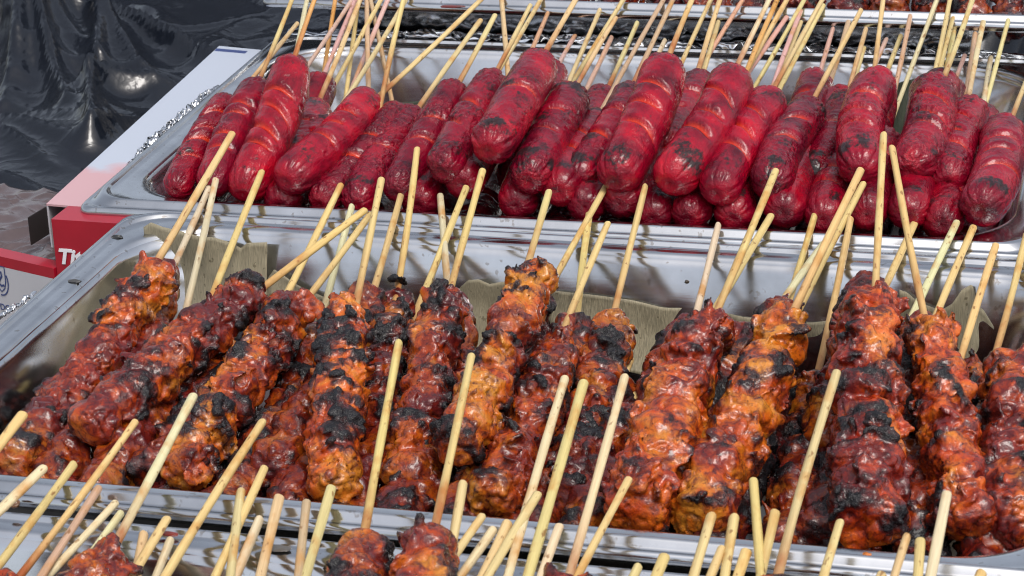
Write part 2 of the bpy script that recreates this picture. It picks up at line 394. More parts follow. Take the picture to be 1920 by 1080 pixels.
# crumpled foil edge along the tray
def foil(name, a, b, w, hgt, seed, label, k_=1.0):
    a = np.array(a, float); b = np.array(b, float); n, k = 110, 12
    d = b-a; side = unit(np.cross(d, (0, 0, 1)))
    T, S = np.meshgrid(np.linspace(0, 1, n), np.linspace(-1, 1, k)); T = T.ravel(); S = S.ravel()
    P = a+d*T[:, None]+side*(S*w)[:, None]; P[:, 2] += hgt*(1-S*S)
    q = P/4.5; q[:, 2] = seed
    taper = np.clip(np.minimum(T, 1-T)*8, .15, 1)
    amp = 2.6*taper*k_
    j = np.stack([hsh(np.floor(P[:, 0]/2.2), np.floor(P[:, 1]/2.2), np.floor(S*5), seed+c) for c in range(3)], 1)
    P += j*1.5*k_*taper[:, None]; P[:, 2] += amp*ridge(q, seed)
    i = np.arange(n*k).reshape(k, n); F = np.stack([i[:-1, :-1], i[:-1, 1:], i[1:, 1:], i[1:, :-1]], -1).reshape(-1, 4)
    o = link(name, mesh_from(name, P, F, smooth=False), FOIL); o.modifiers.new('s', 'SOLIDIFY').thickness = .0003
    tag(o, label, 'foil', None)
foil('foil_strip', (-22.5, 75, -8.5), (-23, 225, -8), 2.6, 2.4, 3, 'crumpled aluminium foil strip between the white carton and the sausage tray')
foil('foil_strip', (-10, 330, -1), (490, 326, -1), 4.5, 3, 8, 'crumpled foil in the gap behind the sausage tray')

def text_mesh(name, s, size, shear, off, m, par, mw):
    cu = bpy.data.curves.new(name, 'FONT'); cu.body = s; cu.size = size*MM; cu.shear = shear; cu.offset = off*MM; cu.extrude = .15*MM
    o = bpy.data.objects.new(name, cu); COL.objects.link(o)
    dg = bpy.context.evaluated_depsgraph_get(); me = bpy.data.meshes.new_from_object(o.evaluated_get(dg)); bpy.data.objects.remove(o)
    me.materials.clear(); q = link(name, me, m, par); q.matrix_local = mw; return q
def upright(o, xdir):
    """text / emblem frame: x along the face, y up, z out of the face"""
    x = Vector((*unit(np.array(xdir, float)), 0)); y = Vector((0, 0, 1)); z = x.cross(y)
    return Matrix([[x[0], y[0], z[0], o[0]*MM], [x[1], y[1], z[1], o[1]*MM], [x[2], y[2], z[2], o[2]*MM], [0, 0, 0, 1]])
# red carton, in front of the foil carton
ra, rb = aty(96, 411, -27), aty(300, 428, -29)
rx = unit((rb-ra)[:2])
rc = empty('red_carton', (ra[0], ra[1], -104))
zt = ra[2]; nrm = np.array([-rx[1], rx[0]])
body = [tuple(ra[:2]), tuple(ra[:2]+rx*46), tuple(ra[:2]+rx*46+nrm*22), tuple(ra[:2]+nrm*22)]
slab('carton_body', body, -103.5, zt, RED, rc)
tp = aty(108, 484.5, ra[1]-.3)
text_mesh('lettering', 'Tit', 12.2, .22, .45, PALE, rc, Matrix.Translation(-rc.location) @ upright((tp[0], tp[1]-.3, tp[2]-2.6), rx))
tag(rc, 'glossy red carton with white italic letters, below the sausage tray corner', 'carton')
# white carton with red band and blue emblem, wrapped in clear film
wa, wb = aty(-70, 473, -30), aty(97.5, 519, -52)
wx = unit((wb-wa)[:2]); wn2 = np.array([-wx[1], wx[0]]); zt = -34
wa = atz(-90, 460, zt); wb = atz(98, 503, zt); wx = unit((wb-wa)[:2]); wn2 = np.array([-wx[1], wx[0]])
wc = empty('white_carton', (wa[0], wa[1], -104)); off = Matrix.Translation(-wc.location)
e2 = wb[:2]+wx*1
pts = [tuple(wa[:2]-wx*60), tuple(e2), tuple(e2+wn2*10), tuple(wa[:2]-wx*60+wn2*10)]
slab('front_panel', pts, -103.5, zt-6.3, WHITE, wc)
slab('red_band', pts, zt-6.2, zt, RED, wc)
FILMTOP = simple('clear_wrapped_top', (.085, .060, .060), .24, coat=.3, var=.4, scale=45, bump=.4, bscale=60)
pts2 = [tuple(np.array(pts[3])+wn2*.3), tuple(np.array(pts[2])+wn2*.3), tuple(np.array(pts[2])+wn2*90), tuple(np.array(pts[3])+wn2*90)]
q0, q1, q2, q3 = [np.array(q) for q in pts2]
gu, gv = np.meshgrid(np.linspace(0, 1, 110), np.linspace(0, 1, 90)); gu = gu.ravel(); gv = gv.ravel()
G = (q0*(1-gu)[:, None]+q1*gu[:, None])*(1-gv)[:, None]+(q3*(1-gu)[:, None]+q2*gu[:, None])*gv[:, None]
G = np.concatenate([G, np.zeros((len(G), 1))], 1); gw = G/30+.9*np.stack([fbm(G/55, 71, 2), fbm(G/55, 72, 2), 0*gu], 1)
G[:, 2] = zt-3.5+3.2*np.clip(ridge(gw, 73), -.3, 1)**2+1.3*ridge(gw*2.7, 74)+2.0*fbm(gw*.6, 75, 2)
gi = np.arange(110*90).reshape(90, 110)
wt = link('wrapped_top', mesh_from('wrapped_top', G, np.stack([gi[:-1, :-1], gi[:-1, 1:], gi[1:, 1:], gi[1:, :-1]], -1).reshape(-1, 4)), FILMTOP, wc); wt.matrix_local = Matrix.Translation(-wc.location)
sw = wt.modifiers.new('s', 'SOLIDIFY'); sw.thickness = .0004; sw.offset = -1
slab('carton_core', pts2, -103.5, zt-9, FILMTOP, wc)
def ring_mesh(name, pts, w):
    """ribbon outline from a closed/open polyline in the xy plane (mm)"""
    V, F = [], []; n = len(pts)
    for i in range(n):
        a = np.array(pts[max(i-1, 0)]); b = np.array(pts[min(i+1, n-1)]); t_ = unit(b-a); nn = np.array([-t_[1], t_[0]])*w/2
        p_ = np.array(pts[i]); V += [(*(p_+nn), 0), (*(p_-nn), 0), (*(p_+nn), .15), (*(p_-nn), .15)]
    for i in range(n-1):
        a, b = i*4, i*4+4
        F += [(a+2, a+3, b+3, b+2), (a, b, b+1, a+1), (a, a+2, b+2, b), (a+1, b+1, b+3, a+3)]
    return poly_mesh(name, V, F)
def on_face(u, v):
    d = ray(u, v); q = np.append(wn2, 0); return CAM+d*(((np.array([wa[0], wa[1], 0])-CAM)@q)/(d@q))
ec = on_face(2, 528)
EM = off @ upright((ec[0]-wn2[0]*.2, ec[1]-wn2[1]*.2, ec[2]), wx)
k_ = 1.0/3.35
arc = [(19*k_*math.cos(a), 27*k_*math.sin(a)) for a in np.linspace(math.radians(-100), math.radians(35), 26)]
shield = [(-9*k_, 32*k_), (13*k_, 32*k_), (13*k_, 2*k_), (9*k_, -12*k_), (0, -20*k_), (-9*k_, -12*k_), (-12*k_, 2*k_)]
curl = [(-6*k_, 18*k_), (3*k_, 20*k_), (4*k_, 12*k_), (-2*k_, 4*k_), (-6*k_, -4*k_), (1*k_, -8*k_), (8*k_, -6*k_)]
for nm, pl, w_ in (('emblem_ring', arc, .8), ('emblem_shield', shield, .7), ('emblem_swirl', curl, 1.3)):
    q = link(nm, ring_mesh(nm, pl, w_), BLUE, wc); q.matrix_local = EM
lc = on_face(-8, 577); 
text_mesh('lettering', 'DDC', 5.2, 0, 0, BLUE, wc, off @ upright((lc[0]-wn2[0]*.2, lc[1]-wn2[1]*.2, lc[2]), wx))
tag(wc, 'white carton with a red band and blue emblem under clear wrap', 'carton')
foil('foil_strip', tuple(atz(-12, 606, -4)), tuple(atz(66, 548, -4)), 1.0, .6, 15, 'thin foil edge along the chicken tray rim by the white carton', .4)

# ------------------------------------------------------------------ food builders
def lathe_stick_mesh(L, r, seed, stain):
    rng = np.random.RandomState(seed); n, k = 12, 18
    ts = np.concatenate([np.linspace(0, L-r*.8, k), [L-r*.45, L-r*.12, L]])
    rs = np.concatenate([np.full(k, r), [r*.93, r*.68, r*.12]])
    ph = rng.rand()*6.28; bend = rng.uniform(-1.1, 1.1)*L/120
    V = []
    for t_, q in zip(ts, rs):
        a = np.arange(n)/n*2*math.pi
        rr = q*(1+.07*np.sin(2*a+ph)+.05*np.sin(3*a+ph*2+t_*.03)+.05*math.sin(t_*.11+ph*3))
        bx = bend*math.sin(math.pi*t_/L)
        V += list(zip(rr*np.cos(a)+bx*math.cos(ph), rr*np.sin(a)+bx*math.sin(ph), np.full(n, t_)))
    m_ = len(ts); F = []
    for i in range(m_-1):
        for j in range(n): F.append((i*n+j, i*n+(j+1) % n, (i+1)*n+(j+1) % n, (i+1)*n+j))
    V = np.array(V); sa = np.clip(1-(V[:, 2]-45)/max(stain, 1), 0, 1)*(stain > 0)
    return mesh_from('stick', V, F, {'stain': sa})

def sausage_mesh(core, R, seed, char=.3, cuts=3, wrk=.5, nz=128, na=84):
    rng = np.random.RandomState(seed)
    L = core+2*R; tt = (1-np.cos(np.linspace(0, math.pi, nz)))/2
    s = .72*np.linspace(0, 1, nz)+.28*tt; z = -R+L*s
    prof = np.ones(nz); lo = z < 0; hi = z > core
    prof[lo] = np.sqrt(np.clip(1-(-z[lo]/R)**2.2, 0, 1)); prof[hi] = np.sqrt(np.clip(1-((z[hi]-core)/R)**2.2, 0, 1))
    prof = prof*R*(1+.03*np.sin(z/core*math.pi))
    a = np.arange(na)/na*2*math.pi; Z, A = np.meshgrid(z, a, indexing='ij'); Rr = np.repeat(prof[:, None], na, 1)
    ux, uy = np.cos(A).ravel(), np.sin(A).ravel(); Zr = Z.ravel(); Rr = Rr.ravel()
    Q = np.stack([ux*Rr, uy*Rr, Zr], 1)
    r = Rr*(1+.045*vn(Q/22+seed*3.1, seed)+.02*vn(Q/9, seed+3))
    cut = np.zeros(len(r)); top = np.clip(uy*.8+.55, 0, 1)
    # shallow diagonal slits across the upper side
    z0s = np.linspace(core*.05, core*.93, cuts+2)[1:-1] if cuts else []
    slope = rng.uniform(-.55, .55)
    for zc in z0s:
        zc = zc+rng.uniform(-3, 3); sl = slope+rng.uniform(-.25, .25); arc = rng.uniform(.9, 1.35); a0 = math.pi/2+rng.uniform(-.35, .35)
        da = np.angle(np.exp(1j*(A.ravel()-a0))); ln = Zr-(zc+sl*R*da+1.6*np.cos(da*1.5))
        along = np.clip(1-(np.abs(da)/arc)**4, 0, 1)
        wd = rng.uniform(1.7, 2.7)
        gv = np.exp(-(ln/wd)**2)*along
        r -= 2.7*gv; r += .32*np.exp(-((np.abs(ln)-wd*2.1)/(wd*1.1))**2)*along; cut = np.maximum(cut, gv*rng.uniform(.7, 1.0))
    cut = np.clip((cut-.35)*2.2, 0, 1)
    # leathery wrinkles, puckered ends
    warp = np.stack([vn(Q/8, seed+7), vn(Q/8, seed+8), vn(Q/8, seed+9)], 1)*.9
    wk = np.clip(fbm(Q/19+5, seed+11, 2)*1.6+.15+wrk-.5, 0, 1)
    r -= (.22+.75*wk)*np.clip(ridge(np.stack([Q[:, 0]/2.6, Q[:, 1]/2.6, Q[:, 2]/3.6], 1)+warp, seed+13), 0, 1)**2*(1-cut)
    ends = np.exp(-((Zr+R*.35)/(R*.55))**2)+np.exp(-((Zr-core-R*.35)/(R*.55))**2)
    ea = np.stack([np.cos(A.ravel())*2.6, np.sin(A.ravel())*2.6, Zr*.03], 1)
    r -= 1.6*ends*np.clip(ridge(ea+.25*warp, seed+17), 0, 1)**3*np.clip(Rr/R*3, 0, 1)
    zz = Zr.copy(); cap = np.clip(1-Rr/(R*.45), 0, 1); zz += np.where(Zr < core/2, 1, -1)*2.4*cap*cap
    bend = rng.uniform(-1, 1)*3.0; bx = bend*np.sin(np.clip(Zr/core, -.2, 1.2)*math.pi)
    V = np.stack([ux*r+bx, uy*r-.8*np.sin(np.clip(Zr/core, 0, 1)*math.pi)*0, zz], 1)
    ch = fbm(Q/11+9, seed+19, 3)*.9+top*.25+.45*np.exp(-((Zr-R*.15)/(R*.5))**2)*top+.3*np.exp(-((Zr-core*.98)/(R*.5))**2)*top
    ch = np.clip(ch-.66+char*.62, 0, 1)*1.5*(1-cut)
    i = np.arange(nz*na).reshape(nz, na); j = np.roll(i, -1, 1)
    F = np.stack([i[:-1], j[:-1], j[1:], i[1:]], -1).reshape(-1, 4)
    return mesh_from('sausage', V, F, {'cut': cut, 'char': ch, 'wrk': np.clip(wk*(.35+wrk)*top, 0, 1)})

ICO = None
def ico():
    global ICO
    if ICO is None:
        bm = bmesh.new(); bmesh.ops.create_icosphere(bm, subdivisions=4, radius=1)
        bm.verts.ensure_lookup_table(); V = np.array([v.co[:] for v in bm.verts]); F = np.array([[v.index for v in f.verts] for f in bm.faces]); bm.free(); ICO = (V, F)
    return ICO
def rotm(rng, amt=1.0):
    e = Euler(rng.uniform(-amt, amt, 3)); return np.array(e.to_matrix())
def chicken_mesh(core, R, seed, char=.35, tone=0.0, voxel=1.05):
    """thread of folded pieces of meat along +z, caps at -R and core+R"""
    rng = np.random.RandomState(seed); IV, IF = ico(); VS, FS, n = [], [], 0
    def lump(c, rad, rot, amp, fq):
        nonlocal n
        nz_ = fbm(IV*fq+rng.uniform(-50, 50, 3), rng.randint(9999), 2)
        v = IV*(1+amp*nz_)[:, None]
        v = np.sign(v)*np.abs(v)**.80
        v = (v*np.array(rad))@rot.T+np.array(c); VS.append(v); FS.append(IF+n); n += len(v)
    z = -R+R*.75
    while z < core+R*.55:
        a = rng.uniform(0, 6.28); off = rng.uniform(.5, 2.4); ax = rng.uniform(.55, .78)*R
        sc = 1.0-.14*max(0, (z-core*.7)/(core*.3+R))-.06*rng.rand()
        lump((off*math.cos(a), off*math.sin(a), z), (R*rng.uniform(.86, .99)*sc, R*rng.uniform(.82, .95)*sc, ax), rotm(rng, .4), .30, 1.1)
        for q in range(rng.randint(2, 5)):
            b = rng.uniform(0, 6.28); rr = R*rng.uniform(.60, .80)*sc
            Rz = np.array(Euler((0, 0, b)).to_matrix())@rotm(rng, .55)
            lump((rr*math.cos(b), rr*math.sin(b), z+rng.uniform(-.6, .6)*ax), (R*rng.uniform(.15, .26), R*rng.uniform(.38, .75), R*rng.uniform(.30, .55)), Rz, .6, 1.7)
        for q in range(rng.randint(1, 3)):
            b = rng.uniform(-.5, 3.6); rr = R*rng.uniform(.84, 1.0)*sc
            Rz = np.array(Euler((0, 0, b)).to_matrix())@rotm(rng, .95)
            lump((rr*math.cos(b), rr*math.sin(b), z+rng.uniform(-.8, .8)*ax), (R*rng.uniform(.07, .12), R*rng.uniform(.18, .42), R*rng.uniform(.14, .34)), Rz, .8, 2.2)
        if rng.rand() < .6:
            b = rng.uniform(-.4, 3.5); rr = R*rng.uniform(.80, .98)*sc
            lump((rr*math.cos(b), rr*math.sin(b), z+rng.uniform(-.4, .4)*ax), (R*rng.uniform(.10, .26), R*rng.uniform(.09, .2), R*rng.uniform(.18, .40)), rotm(rng, 1.2), .6, 2)
        z += ax*rng.uniform(1.1, 1.5)
    a = rng.uniform(0, 6.28)
    lump((3*math.cos(a), 3*math.sin(a), core+R*.45), (R*.30, R*.22, R*.5), rotm(rng, .6), .5, 1.8)
    me = mesh_from('tmp', np.concatenate(VS)/MM, np.concatenate(FS), smooth=False)
    for i_ in range(0): pass
    o = bpy.data.objects.new('tmp', me); COL.objects.link(o)
    md = o.modifiers.new('r', 'REMESH'); md.mode = 'VOXEL'; md.voxel_size = voxel
    dg = bpy.context.evaluated_depsgraph_get(); ev = o.evaluated_get(dg); em = ev.to_mesh()
    nv = len(em.vertices); V = np.zeros(nv*3, np.float32); em.vertices.foreach_get('co', V); V = V.reshape(-1, 3).astype(float)
    Nn = np.zeros(nv*3, np.float32); em.vertices.foreach_get('normal', Nn); Nn = Nn.reshape(-1, 3).astype(float)
    F = np.zeros(len(em.polygons)*4, np.int32); em.loops.foreach_get('vertex_index', F); F = F.reshape(-1, 4)
    ev.to_mesh_clear(); bpy.data.objects.remove(o); bpy.data.meshes.remove(me)
    # smooth voxel steps a little
    e = np.concatenate([F[:, [0, 1]], F[:, [1, 2]], F[:, [2, 3]], F[:, [3, 0]]]); deg = np.bincount(e.ravel(), minlength=nv).astype(float)[:, None]
    for it in range(3):
        S = np.stack([np.bincount(e[:, 0], V[e[:, 1], c], nv)+np.bincount(e[:, 1], V[e[:, 0], c], nv) for c in range(3)], 1)
        V = .45*V+.55*S/np.maximum(deg, 1)
    sd_ = seed*1.7
    wp = np.stack([fbm(V/11+sd_, seed+c, 2) for c in range(3)], 1)
    fold = np.clip(ridge(V/np.array([15, 15, 8.5])+1.6*wp+sd_, seed+5), -.3, 1)
    fold2 = np.clip(ridge(V/4.6+1.0*wp-sd_, seed+6), 0, 1)
    soft = fbm(V/13-sd_, seed+8, 3)
    rad = np.hypot(V[:, 0], V[:, 1])/R
    U = V
    for it in range(14):
        S = np.stack([np.bincount(e[:, 0], U[e[:, 1], c], nv)+np.bincount(e[:, 1], U[e[:, 0], c], nv) for c in range(3)], 1)
        U = .3*U+.7*S/np.maximum(deg, 1)
    loc = np.clip(((V-U)*Nn).sum(1)/1.1, -1.2, 1.6)
    ch = fbm(V/14+sd_*2, seed+9, 3)*1.25+(rad-.88)*.6+loc*.38
    ch = np.clip(ch-.52+char*.95, 0, 1); ch = np.clip(ch*1.45, 0, 1)
    fine = fbm(V/1.7, seed+10, 2)
    d = .9*soft+.5*np.minimum(loc, .4)-2.1*np.clip(fold, 0, 1)**4-.55*fold2**4+.13*fine*(.4+1.2*np.clip(soft+.3, 0, 1))
    d += ch*(1.0*np.clip(ridge(V/2.6+wp*2, seed+11), -.2, 1)+.4*fine)
    V = V+Nn*d[:, None]
    return mesh_from('meat', V, F, {'char': ch, 'tone': fbm(V/26+sd_, seed+12, 2)*1.4+tone})

YEL = {'y': (0.60, 0.47, 0.23), 'w': (0.63, 0.55, 0.35), 'p': (0.56, 0.36, 0.31), 'o': (0.56, 0.33, 0.11), 'b': (0.49, 0.34, 0.21), 'r': (0.55, 0.30, 0.20), 'Y': (.62, .47, .20)}
def vary(c, rng, a=.07): return tuple(min(1, x*(1+rng.uniform(-a, a))) for x in c)
CNT = [100]
def make_skewer(kind, P0, P1, T3, meat_mesh, mat_, mcol, scol, label, group, r=1.8, stain=0, roll=0.0, into=.45, part=None):
    """P0, P1: cap centres of the food; T3: free end of the stick"""
    CNT[0] += 1; rng = random.Random(CNT[0])
    P0, P1, T3 = map(np.asarray, (P0, P1, T3))
    root = empty(kind, P0); tag(root, label, 'skewer', group)
    D = P1-P0
    m = link(part, meat_mesh, mat_, root, color=mcol); m.matrix_local = Matrix.Translation(-root.location) @ frame_mat(P0, D, roll=roll)
    S0 = P1-D*into; L = np.linalg.norm(T3-S0)
    st = link('stick', lathe_stick_mesh(L, r, CNT[0], stain and (stain+np.linalg.norm(P1-S0))), BAMBOO, root, color=vary(YEL[scol], rng))
    st.matrix_local = Matrix.Translation(-root.location) @ frame_mat(S0, T3-S0)
    return root
def ordinal(n):
    w = 'first second third fourth fifth sixth seventh eighth ninth tenth eleventh twelfth thirteenth fourteenth fifteenth sixteenth seventeenth eighteenth nineteenth twentieth'.split()
    if n <= 20: return w[n-1]
    tens = {2: 'twenty', 3: 'thirty', 4: 'forty', 5: 'fifty'}; tie = {2: 'twentieth', 3: 'thirtieth', 4: 'fortieth', 5: 'fiftieth'}
    return tie[n//10] if n % 10 == 0 else tens[n//10]+'-'+w[n % 10-1]
SCOL = {'y': 'pale yellow', 'w': 'whitish', 'p': 'pinkish', 'o': 'orange-stained', 'b': 'brownish', 'r': 'reddish', 'Y': 'yellow'}

# ------------------------------------------------------------------ sausage tray
def z_on(B, T, y):
    if T[1] <= y: return None
    f = (y-B[1])/(T[1]-B[1]); return B[2]+f*(T[2]-B[2])
def clear_ok(B, T, rims):
    for y, z in rims:
        q = z_on(B, T, y)
        if q is not None and q < z: return False
    return True
SRIM = [(303, 3.5), (309, 32), (328, 33)]
CRIM = [(-35, 4), (-18, 5), (0, 4)]
def tip_clear(u, v, B, rims, y0, y1):
    """farthest point of the pixel ray whose stick from B clears the rims"""
    y = y1
    while y > y0:
        T = aty(u, v, y)
        if clear_ok(B, T, rims): return T
        y -= 4
    return aty(u, v, y0)
def solve_vis(A, B, T, z0, core, ymin, elmin=4.0):
    for k in range(14):
        z = z0
        P0 = atz(*A, z)
        if P0[1] < ymin: P0 = aty(*A, ymin)
        P1 = onray_len(*B, P0, core)
        if elev(P1-P0) >= elmin: break
        core *= .94
    D = unit(P1-P0); T3 = closest(*T, P1, D)
    return P0, P1, T3
SG = 'sausage skewers in the steel tray'
SAUS = [
    ('S1', (335, 345), (418, 200), 58, (558, 43), 5, 'y', 0.3, 4, 0.5, (0.8, 0.8, 0.8), 'slim dark sausage lying lowest against the left wall of its tray'),
    ('S2', (402, 335), (478, 175), 70, (547, 0), 14, 'y', 0.3, 4, 0.5, (0.85, 0.85, 0.9), 'slit sausage squeezed between the left wall sausage and the tall glossy red one'),
    ('S3', (468, 338), (543, 143), 84, (592, 0), 24, 'o', 0.42, 4, 0.15, (1.25, 1, 0.9), 'tall glossy bright red sausage with open slits, near the left end of the tray'),
    ('S4', (556, 325), (682, 202), 82, (898, 2), 24, 'y', 0.25, 3, 0.2, (1.2, 1, 1), 'bright red sausage tilted far to the right with a long slanting stick'),
    ('S5', (545, 295), (590, 215), 70, (675, 0), 5, 'y', 0.2, 1, 0.3, (0.9, 0.8, 0.8), 'half hidden sausage end peeking between the two bright glossy left sausages'),
    ('S6', (612, 368), (738, 220), 66, (764, 0), 3, 'y', 0.35, 2, 0.7, (0.8, 0.8, 0.8), 'dark low sausage mostly covered, right of the far-tilted bright one'),
    ('S7', (675, 368), (765, 230), 76, (902, 37), 8, 'y', 0.3, 1, 0.95, (0.9, 0.9, 1), 'wrinkled matte red sausage, fourth blunt end from the left, resting low'),
    ('S8', (752, 345), (845, 180), 72, (929, 27), 16, 'y', 0.55, 2, 0.8, (0.8, 0.85, 0.9), 'dark wrinkled sausage just left of the row of raised middle sausages'),
    ('S9', (838, 305), (918, 162), 78, (995, 9), 24, 'y', 0.6, 2, 0.7, (0.95, 0.95, 1), 'sausage with char on its blunt end, immediately left of the highest sausage'),
    ('S10', (926, 265), (1005, 130), 88, (1080, 0), 38, 'y', 0.6, 1, 0.55, (1.1, 1, 1), 'highest sausage in the tray, blackened at its top and near its blunt end'),
    ('S11', (998, 322), (1066, 190), 84, (1155, 33), 22, 'y', 0.75, 2, 0.8, (0.85, 0.9, 0.95), 'sausage with a broad black burnt patch, immediately right of the highest one'),
    ('S12', (1093, 325), (1180, 185), 74, (1260, 4), 16, 'b', 0.65, 2, 0.8, (0.9, 0.9, 0.95), 'charred-end sausage tucked left of the big smooth glossy middle sausage'),
    ('S12b', (1090, 300), (1126, 186), 64, (1195, 42), 6, 'y', 0.5, 1, 0.8, (0.75, 0.75, 0.8), 'partly hidden dark sausage top behind the two burnt-ended middle sausages'),
    ('S13', (1166, 317), (1243, 142), 94, (1300, 0), 24, 'Y', 0.2, 3, 0.3, (1.2, 1, 1), 'thick smooth red sausage with open slits in the middle, yellow stick'),
    ('S14', (1250, 270), (1308, 160), 70, (1351, 0), 14, 'y', 0.2, 2, 0.6, (0.9, 0.85, 0.85), 'narrow sausage strip showing behind two thick smooth red ones right of centre'),
    ('S15', (1272, 322), (1370, 160), 92, (1444, 0), 24, 'w', 0.35, 3, 0.25, (1.2, 1, 1.05), 'thick red sausage with a whitish stick and one clear slit across its upper part'),
    ('S16', (1352, 345), (1436, 198), 84, (1542, 0), 20, 'y', 0.32, 3, 0.3, (1.15, 1, 1.05), 'red sausage whose rounded end hangs lowest in front, right of the whitish stick one'),
    ('S17', (1447, 335), (1510, 218), 84, (1615, 18), 20, 'y', 0.45, 2, 0.95, (0.85, 0.85, 0.95), 'dark glossy wrinkled sausage between the lowest hanging one and a blackened one behind'),
    ('S18', (1530, 325), (1588, 205), 84, (1624, 53), 8, 'y', 0.85, 1, 0.6, (0.6, 0.65, 0.75), 'blackened sausage set back behind its neighbours, most burnt on the right half'),
    ('S19', (1612, 305), (1637, 165), 90, (1656, 0), 26, 'Y', 0.45, 3, 0.45, (1.1, 1, 1.05), 'upright red sausage with a straight vertical stick, dark marks and two slits'),
    ('S20', (1713, 305), (1752, 178), 92, (1822, 0), 24, 'y', 0.45, 3, 0.95, (1.0, 0.95, 1), 'widest wrinkled sausage with pale blistered skin, third from the right end'),
    ('S21', (1778, 330), (1815, 215), 82, (1844, 40), 16, 'w', 0.35, 3, 0.7, (0.95, 0.9, 0.95), 'sausage with a whitish stick, second from the right end of the tray'),
    ('S22', (1845, 378), (1882, 255), 92, (1925, 150), 14, 'y', 0.25, 3, 0.5, (1.0, 0.95, 1), 'rightmost sausage, hanging lowest into the tray corner'),
]

UND = [(1298, 395), (1378, 395), (1471, 387), (1547, 400), (1627, 391), (1707, 391), (1769, 409), (873, 335), (973, 373), (1053, 347), (1102, 378), (1169, 369), (1228, 395), (532, 370), (790, 370)]
STK = [((573, 122), (658, 0), 'p'), ((601, 190), (629, 0), 'o'), ((620, 111), (666, 0), 'p'), ((618, 176), (714, 0), 'y'), ((649, 180), (670, 20), 'y'), ((662, 170), (729, 0), 'p'), ((691, 165), (688, 0), 'b'), ((699, 167), (760, 0), 'y'), ((734, 189), (694, 0), 'b'), ((951, 129), (940, 0), 'y'), ((938, 133), (1013, 0), 'y'), ((956, 124), (1027, 24), 'r'), ((1042, 124), (1078, 67), 'p'), ((1050, 153), (1125, 18), 'y'), ((1076, 153), (1169, 0), 'y'), ((1100, 155), (1147, 69), 'p'), ((1160, 155), (1245, 0), 'b'), ((1200, 133), (1247, 75), 'w'), ((1275, 107), (1333, 0), 'y'), ((1284, 133), (1347, 40), 'y'), ((1307, 142), (1393, 0), 'r'), ((1389, 127), (1458, 0), 'o'), ((1402, 133), (1476, 0), 'y'), ((1411, 124), (1476, 31), 'p'), ((1413, 164), (1507, 0), 'y'), ((1431, 151), (1502, 20), 'p'), ((1453, 160), (1502, 40), 'y'), ((1467, 155), (1544, 9), 'y'), ((1507, 178), (1591, 40), 'b'), ((1542, 115), (1562, 53), 'p'), ((1587, 167), (1620, 89), 'y'), ((1649, 120), (1662, 73), 'p'), ((1653, 124), (1707, 29), 'b'), ((1660, 133), (1689, 67), 'y'), ((1680, 204), (1756, 0), 'w'), ((1690, 195), (1787, 33), 'y'), ((1751, 135), (1780, 0), 'y'), ((1773, 124), (1789, 58), 'y'), ((1787, 151), (1809, 104), 'p'), ((1800, 182), (1829, 62), 'b'), ((1844, 191), (1858, 107), 'w'), ((1849, 195), (1891, 36), 'y'), ((554, 100), (575, 0), 'w')]
CHK = [
    ('C1', (80, 842), (285, 515), 105, (437, 248), -30, 0.44, 0.0, (1.05, 0.85, 0.8), 'leftmost chicken skewer, climbing from the tray corner to the tall leaf'),
    ('C2', (190, 785), (465, 548), 115, (686, 393), -8, 0.54, -0.05, (1, 0.85, 0.85), 'chicken skewer slanting most, its stick crossing over to the right'),
    ('C3', (350, 868), (530, 605), 115, (696, 400), -16, 0.42, 0.15, (1.08, 1.0, 0.9), 'orange-brown chicken skewer with a slanted stick, third from the left wall'),
    ('C4', (625, 895), (645, 595), 112, (715, 335), -16, 0.38, 0.35, (1.15, 1, 0.9), 'nearly vertical bright orange chicken skewer with charred right side'),
    ('C5', (705, 780), (740, 575), 95, (782, 278), -18, 0.72, -0.2, (0.8, 0.7, 0.7), 'blackened chicken skewer with an upright stick beside the vertical orange one'),
    ('C6', (765, 890), (828, 580), 115, (905, 318), -22, 0.52, 0.0, (0.95, 0.85, 0.8), 'dark brown chicken skewer directly left of the tallest middle skewer'),
    ('C7', (870, 820), (995, 535), 108, (1030, 358), 0, 0.46, 0.25, (1.05, 1, 0.95), 'tallest middle chicken skewer, its pale top poking above the curled leaf'),
    ('C8', (935, 925), (1043, 665), 118, (1140, 418), -16, 0.48, 0.1, (1, 0.95, 0.85), 'chicken skewer leaning right, immediately right of the tallest middle one'),
    ('C9', (1075, 880), (1148, 620), 110, (1210, 348), -24, 0.58, -0.15, (0.85, 0.75, 0.75), 'dark chicken skewer between the right-leaning one and the stout orange one'),
    ('C10', (1200, 935), (1320, 630), 150, (1455, 318), -6, 0.3, 0.25, (1.15, 0.95, 0.85), 'stout orange chicken skewer right of centre, widest one leaning right'),
    ('C11', (1317, 950), (1470, 635), 130, (1615, 317), -10, 0.35, 0.25, (1.08, 1.0, 0.9), 'golden brown chicken skewer with a forked top and two pale sticks close together'),
    ('C12', (1480, 925), (1525, 735), 100, (1595, 408), -34, 0.6, 0.1, (0.9, 0.85, 0.8), 'short charred chicken skewer tucked left of the large upright one'),
    ('C13', (1625, 955), (1630, 605), 150, (1657, 250), -4, 0.44, -0.05, (1.15, 0.85, 0.85), 'large upright chicken skewer with a vertical stick and black patches'),
    ('C14', (1805, 960), (1750, 640), 125, (1672, 275), -12, 0.36, 0.25, (1.15, 0.95, 0.9), 'orange chicken skewer whose stick leans left, right of the large upright one'),
    ('C15', (1888, 955), (1905, 700), 140, (1985, 420), -14, 0.48, -0.1, (1, 0.8, 0.85), 'rightmost chicken skewer, cut off by the frame edge'),
    ('C16', (1835, 900), (1822, 705), 80, (1925, 438), -30, 0.5, 0.0, (0.85, 0.8, 0.8), 'small half hidden chicken piece before the raised leaf, between the last two big skewers'),
]
